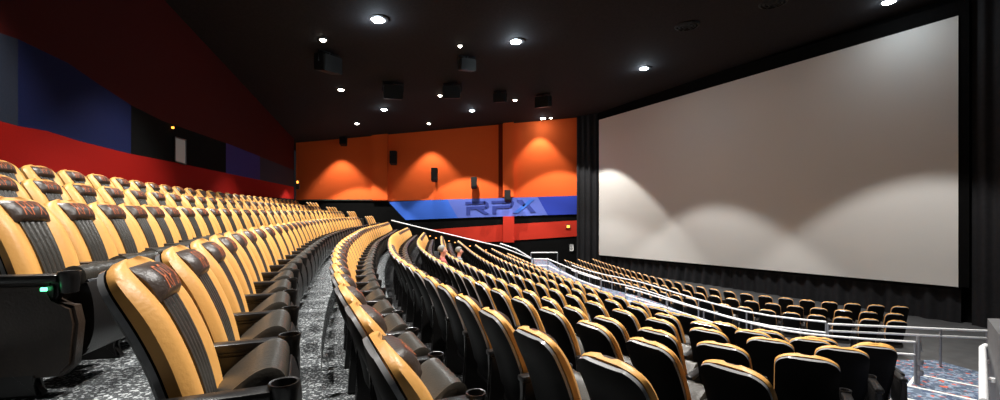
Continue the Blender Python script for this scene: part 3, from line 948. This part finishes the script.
wall_speaker(507.5, 196, .42, .80, 30.2, 'black surround speaker on the second pilaster, overlapping the letters')

# ------------------------------------------------------------------ railings
def railing(name, label, lines, posts, r=.028, base=WALK, mat_rail='steel'):
    o0 = Vector(lines[0][0]); root = empty(name, (o0.x, o0.y, base)); tag(root, label, 'railing')
    org = Vector(root.location)
    for ln in lines:
        bm = bmesh.new(); tube(bm, [Vector(p) - org for p in ln], r, 8); obj('rail', bm, M[mat_rail], root, smooth=60)
    for p in posts:
        bm = bmesh.new(); q = Vector(p) - org
        tube(bm, [q, Vector((q.x, q.y, 0))], r * .9, 8); obj('post', bm, M['steel_dark'], root, smooth=60)
    return root
def poly3(c, z, s0, s1, n=22): return [Vector((*c.ev(s0 + (s1 - s0) * i / n)[0], z)) for i in range(n + 1)]
top = poly3(railc, -2.45, 0, railc.L * .62)
mid = [p - Vector((0, 0, .24)) for p in top]
railing('front_railing', 'long steel railing curving along the front edge of the blue walkway', [top, mid], [top[i] for i in range(0, 23, 3)], .021)
nearr = [on_z(915, 342, -2.45), on_z(860, 338.5, -2.45), on_z(800, 333, -2.45), on_z(750, 323, -2.45), on_z(700, 309, -2.45), on_z(660, 297.5, -2.45), on_z(625.6, 287.6, -2.45)]
nc = Curve([(p.x, p.y) for p in nearr])
top = poly3(nc, -2.45, 0, nc.L); mid = [p - Vector((0, 0, .24)) for p in top]
railing('walkway_railing', 'curved steel railing on the seat side of the blue walkway, ending at the stairs', [top, mid], [top[i] for i in range(0, 23, 4)] + [top[-1]], .021)
farr = [on_z(601, 279, -2.45), on_z(577, 271, -2.45), on_z(560, 264, -2.45), on_z(548, 259, -2.45), on_z(533.5, 259, -2.45)]
mid = [p - Vector((0, 0, .35)) for p in farr]
railing('walkway_railing', 'steel railing along the distant end of the blue walkway by the black wall', [farr, mid], [farr[0], farr[1], farr[2], farr[3], farr[4]], .03)
q0, q1 = at(531, 252.6, 29), at(557.5, 252.6, 29)
railing('wall_railing', 'short straight steel rail in front of the black wall below the red panel', [[q0, q1]], [q1, q0], .035)
s0_, s1_ = on_z(619.6, 299.6, -2.66), on_z(660, 306.5, -2.66)
railing('seat_row_railing', 'short low steel rail just behind the row beside the blue walkway', [[s0_, s1_]], [s0_, s1_], .022)
# straight rails across to the stair wall
g0, g1 = on_z(828, 324, -2.6), on_z(987, 331, -2.6)
h0 = g0 - Vector((0, 0, .16)); h1 = g1 - Vector((0, 0, .16))
railing('landing_railing', 'two straight steel bars crossing in front of the dark floor beyond the landing', [[g0, g1], [h0, h1]], [g0, g0.lerp(g1, .72), g1], .026, WALK)
k0, k1 = on_z(822, 331, -2.35), on_z(828, 321, -2.3)
# handrail at the stair wall
hr = empty('stair_handrail', (9.0, 8.36, WALK)); tag(hr, 'steel handrail on brackets along the grey wall beside the stairs', 'railing')
HO = Vector(hr.location)
a0, a1 = at(982.5, 348, 8.36), at(984, 402, 5.9)
bm = bmesh.new(); tube(bm, [at(986, 346, 8.45) - HO, a0 - HO, a1 - HO], .05, 10); obj('rail', bm, M['steel'], hr, smooth=60)
for px, py, y in ((988, 362, 8.0), (989, 380, 7.0)):
    bm = bmesh.new(); c = at(px, py, y) - HO
    tube(bm, [c + Vector((-.06, 0, .02)), c, c + Vector((.12, -.02, -.02))], .022, 8)
    lathe(bm, [(0, -.03), (.05, -.03), (.05, .03), (0, .03)], c + Vector((.06, 0, 0)), 10); obj('bracket', bm, M['steel'], hr, smooth=60)
# stair newel at the end of the walkway rail
nw = on_z(915, 342, -2.45)
bm = bmesh.new(); tube(bm, [(0, 0, 0), (0, 0, 1.12)], .03, 8); lathe(bm, [(0, -.05), (.06, -.05), (.07, 0), (.06, .05), (0, .05)], (.02, 0, .62), 12); lathe(bm, [(0, -.05), (.06, -.05), (.07, 0), (.06, .05), (0, .05)], (.02, 0, .42), 12)
tube(bm, [(0, 0, 1.1), (.12, .1, .95), (.1, .05, .8)], .025, 8)
o = obj('newel_post', bm, M['steel_dark'], smooth=60); o.location = (nw.x + .06, nw.y, WALK); tag(o, 'dark steel post with round clamps where the walkway railing meets the stairs', 'post')

# black parapet with white rail at the far ends of the middle rows
par = []
PY_ = 25.75
bm = bmesh.new()
tp = [at(391, 221.3, PY_), at(420, 228.5, PY_), at(460, 238, PY_), at(500, 247.5, PY_), at(531, 259.5, PY_)]
pts = tp + [Vector((tp[-1].x, PY_, PIT)), Vector((tp[0].x, PY_, PIT))]
extrude_poly(bm, pts, (0, .12, 0)); obj('wall_aisle_parapet', bm, M['blackwall'], kind='structure', smooth=0)
r1 = [p + Vector((0, .06, .05)) for p in tp]
railing('aisle_handrail', 'long sloping steel handrail topping the black wall at the distant row ends', [r1], [], .032)
r2 = [at(500, 243.5, 27.5), at(516, 249, 27.5), at(531, 258, 27.5)]
railing('aisle_handrail', 'short sloping steel handrail where the distant stairs reach the walkway', [r2], [r2[0], r2[1], r2[2]], .04)
# small amber step lights along the parapet
for i, (px, py) in enumerate([(430, 236), (436, 238), (449, 241), (455, 242.5), (470, 246), (486, 250)]):
    bm = bmesh.new(); box(bm, (0, 0, 0), (.09, .04, .05), 0, .01)
    o = obj('step_light', bm, M['amberdot']); o.location = at(px, py, PY_ - .02)
    tag(o, f"tiny amber step light on the black aisle wall, {ordn(i + 1)} counting down the slope", 'light', 'amber step lights on the aisle wall')
# dark stair ramp behind the parapet
bm = bmesh.new()
quad(bm, [(-14.2, PY_ + .12, FLOOR['A']), (-6.6, PY_ + .12, FLOOR['A'] - .25), (1.7, PY_ + .12, WALK), (1.7, FY, WALK), (-6.6, FY, FLOOR['A'] - .25), (-14.2, FY, FLOOR['A'])][1:5])
obj('floor_far_aisle', bm, M['tier'], kind='structure', smooth=0)

# beige box at the very edge with a cable
bx = empty('wooden_post', at(2, 384, 2.6)); bx.location.z = FLOOR['B']
tag(bx, 'beige wooden post end standing on the carpet beside the seat end panel', 'post')
zt = (HY - 372) / F * 2.6 - FLOOR['B']
bm = bmesh.new(); box(bm, (0, 0, zt / 2), (.05, .09, zt), .3, .008); box(bm, (.01, 0, zt - .015), (.07, .10, .03), .3, .006); obj('body', bm, M['beige'], bx)
bm = bmesh.new(); box(bm, (.03, -.03, .02), (.16, .05, .04), .3, .006); obj('foot', bm, M['beige'], bx)
cb = at(7, 388, 2.62); bm = bmesh.new()
pp = [at(3, 391, 2.62), at(7, 389, 2.64), at(12, 385, 2.66), at(14.5, 380, 2.68), at(13, 377, 2.7), at(9, 380, 2.72)]
tube(bm, pp, .006, 6)
o = obj('white_cable', bm, M['paper'], smooth=60); tag(o, 'thin white cable looping from the beige post towards the seat', 'cable')

# ------------------------------------------------------------------ two people seated in the rows
def person(pos, rz, shirt, label, sc=1.0):
    """seated figure, local +Y is the way they face, origin on the floor under the seat"""
    V = {'pelvis': (0, .18, .56, .15), 'waist': (0, .12, .74, .145), 'chest': (0, .06, .95, .165), 'neckb': (0, .04, 1.10, .075), 'neck': (0, .05, 1.15, .058),
         'head0': (0, .075, 1.22, .078), 'head1': (0, .075, 1.30, .092), 'head2': (0, .065, 1.365, .075)}
    E = [('pelvis', 'waist'), ('waist', 'chest'), ('chest', 'neckb'), ('neckb', 'neck'), ('neck', 'head0'), ('head0', 'head1'), ('head1', 'head2')]
    for s, n in ((-1, 'l'), (1, 'r')):
        V.update({n + 'sh': (s * .19, .05, 1.03, .07), n + 'el': (s * .25, .12, .78, .048), n + 'wr': (s * .19, .37, .71, .032), n + 'pa': (s * .17, .45, .70, .036),
                  n + 'hip': (s * .10, .22, .55, .105), n + 'kn': (s * .13, .62, .55, .068), n + 'an': (s * .13, .62, .09, .045), n + 'to': (s * .14, .80, .04, .042)})
        E += [('chest', n + 'sh'), (n + 'sh', n + 'el'), (n + 'el', n + 'wr'), (n + 'wr', n + 'pa'), ('pelvis', n + 'hip'), (n + 'hip', n + 'kn'), (n + 'kn', n + 'an'), (n + 'an', n + 'to')]
        for k in range(4):
            f0 = (s * (.145 + .018 * k), .50 + (.012 if k in (1, 2) else 0), .695, .0095); f1 = (f0[0], f0[1] + .04, .675, .009)
            V[n + 'f%d' % k] = f0; V[n + 'g%d' % k] = f1
            E += [(n + 'pa', n + 'f%d' % k), (n + 'f%d' % k, n + 'g%d' % k)]
        V[n + 't0'] = (s * .125, .44, .69, .011); V[n + 't1'] = (s * .115, .475, .68, .01)
        E += [(n + 'wr', n + 't0'), (n + 't0', n + 't1')]
    ks = list(V); ix = {k: i for i, k in enumerate(ks)}
    me = bpy.data.meshes.new('person')
    me.from_pydata([V[k][:3] for k in ks], [(ix[a], ix[b]) for a, b in E], [])
    o = bpy.data.objects.new('person', me); COL.objects.link(o)
    sk = o.modifiers.new('skin', 'SKIN'); sk.use_smooth_shade = True
    for i, k in enumerate(ks):
        sv = me.skin_vertices[0].data[i]; sv.radius = (V[k][3], V[k][3]); sv.use_root = (k == 'pelvis')
    ss = o.modifiers.new('sub', 'SUBSURF'); ss.levels = 2; ss.render_levels = 2
    dg = bpy.context.evaluated_depsgraph_get()
    m2 = bpy.data.meshes.new_from_object(o.evaluated_get(dg))
    o.modifiers.clear(); o.data = m2
    m2.materials.clear()
    for m_ in (M['skin'], shirt, M['denim'], M['trim']): m2.materials.append(m_)
    for p in m2.polygons:
        c = p.center
        if c.z > 1.125: k = 0
        elif c.y > .36 and c.z > .64 and abs(c.x) > .09: k = 0
        elif c.z < .09: k = 3
        elif c.z < .64: k = 2
        else: k = 1
        p.material_index = k
    m2.shade_smooth()
    tag(o, label, 'person')
    def sph(bm, c, s, n=10):
        r = bmesh.ops.create_uvsphere(bm, u_segments=n, v_segments=max(6, n // 2 + 2), radius=1)
        bmesh.ops.transform(bm, matrix=Matrix.Translation(c) @ Matrix.Diagonal((*s, 1)), verts=r['verts'])
    bm = bmesh.new()
    sph(bm, (0, .04, 1.335), (.098, .112, .105), 20)
    bmesh.ops.delete(bm, geom=[v for v in bm.verts if v.co.y > .085 and v.co.z < 1.375 or v.co.z < 1.25], context='VERTS')
    h = obj('hair', bm, M['hair'], o)
    for s in (-1, 1):
        bm = bmesh.new(); sph(bm, (s * .033, .158, 1.30), (.013, .008, .009)); obj('eye', bm, M['paper'], o)
        bm = bmesh.new(); sph(bm, (s * .094, .075, 1.285), (.012, .022, .033)); obj('ear', bm, M['skin'], o)
    bm = bmesh.new(); sph(bm, (0, .168, 1.272), (.014, .022, .024)); obj('nose', bm, M['skin'], o)
    bm = bmesh.new(); sph(bm, (0, .152, 1.225), (.028, .008, .007)); obj('mouth', bm, M['shirt1'], o)
    o.location = pos; o.rotation_euler = (0, 0, rz); o.scale = (sc,) * 3
    return o
def seat_near(row, px):
    c = [d for d in PLACES if d['row'] == row]
    return min(c, key=lambda d: abs(500 + F * d['pos'][0] / d['pos'][1] - px))
for row, px, sh, lab in (('R3', 437, M['shirt1'], 'grey-haired person in a rose shirt sitting among the black-backed seats'),
                         ('R4', 457, M['shirt2'], 'grey-haired person in a grey shirt sitting one row below the other person')):
    d = seat_near(row, px)
    p = Vector(d['pos']) + turnv((0, .06, .02), d['rz'])
    person(p, d['rz'] + .0, sh, lab, .95)

# ------------------------------------------------------------------ lights
def spot(loc, target, power, ang, blend, color=(1, 1, 1), r=.08):
    l = bpy.data.lights.new('spot', 'SPOT'); l.energy = power; l.spot_size = math.radians(ang); l.spot_blend = blend
    l.color = color; l.shadow_soft_size = r
    o = bpy.data.objects.new('downlight_beam', l); COL.objects.link(o); o.location = loc
    d = Vector(target) - Vector(loc)
    o.rotation_euler = d.to_track_quat('-Z', 'Y').to_euler()
    return o
def point(loc, power, color=(1, 1, 1), r=.1):
    l = bpy.data.lights.new('point', 'POINT'); l.energy = power; l.color = color; l.shadow_soft_size = r
    o = bpy.data.objects.new('lamp_glow', l); COL.objects.link(o); o.location = loc
    return o
def down(x, y, power, ang=118, blend=.5, color=(1, .97, .92), drop=.25, r=.10):
    z = zc(x) - drop
    return spot((x, y, z), (x, y, z - 5), power, ang, blend, color, r)
K = 1.9
for x, y, p, a in [(-4.6, 5.0, 800, 96), (-1.0, 3.0, 700, 110), (-5.2, 10, 900, 88), (-1.6, 9.5, 1000, 112), (-6.6, 17, 1200, 84), (-2.6, 16.5, 1300, 112), (-6.0, 24, 1100, 80), (-1.0, 22.5, 1200, 100),
                (2.6, 5.6, 1450, 112), (3.0, 12.0, 1600, 104)]:
    down(x, y, p * K, a)
for x, y, p, a in [(8.6, 12.0, 800, 84), (5.6, 18.5, 900, 76)]:
    down(x, y, p * K, a, .4)
# scallops on the screen
for px, off, pw_, ang in [(612, 7.0, 1700, 99), (716, 5.2, 2300, 84), (930, 4.8, 2200, 84)]:
    k = (px - 500) / F
    t = (k * bl.y - bl.x) / ((br.x - bl.x) - k * (br.y - bl.y))
    c = bl.lerp(br, t); c = Vector((c.x, c.y, 0)) + sn * off
    z = zc(c.x) - .2
    spot((c.x, c.y, z), (c.x, c.y, 0), pw_, ang, .2, (1, .98, .95), .12)
# scallops on the orange wall
for px, py, off, ang, pw_ in [(342, 150, 1.1, 82, 900), (432, 149, 1.1, 82, 900), (540, 134, .85, 84, 800)]:
    x = fx(px); z = zc(x) - .15
    spot((x, FY - off, z), (x, FY - off, 0), pw_, ang, .45, (1, .95, .85), .1)
for px, off, ang, pw_ in [(360, 3.0, 86, 2700), (470, 3.2, 90, 2800), (560, 3.2, 88, 2700)]:
    x = fx(px); z = zc(x) - .15
    spot((x, FY - off, z), (x, FY - off, 0), pw_, ang, .15, (1, .97, .9), .1)
# glow of the protruding cool lenses on the ceiling around them
for p, e in zip(BIGP, (40, 40, 34, 6, 6, 5, 14)):
    point(p - Vector((0, 0, .22)), e, (.70, .86, 1), .06)

w = bpy.data.worlds.new('world'); SC.world = w; w.use_nodes = True
w.node_tree.nodes['Background'].inputs['Color'].default_value = (.8, .85, 1, 1)
w.node_tree.nodes['Background'].inputs['Strength'].default_value = .01

# ------------------------------------------------------------------ camera
cam = bpy.data.cameras.new('camera'); co = bpy.data.objects.new('camera', cam); COL.objects.link(co)
cam.sensor_width = 36; cam.sensor_fit = 'HORIZONTAL'; cam.lens = F / 1000 * 36
cam.shift_y = (HY - 200) / 1000
co.location = (0, 0, 0); co.rotation_euler = (PI / 2, 0, 0)
cam.clip_start = .05; cam.clip_end = 200
SC.camera = co
SC.view_settings.view_transform = 'Standard'
SC.view_settings.look = 'None'
SC.view_settings.exposure = 0
SC.view_settings.gamma = 1
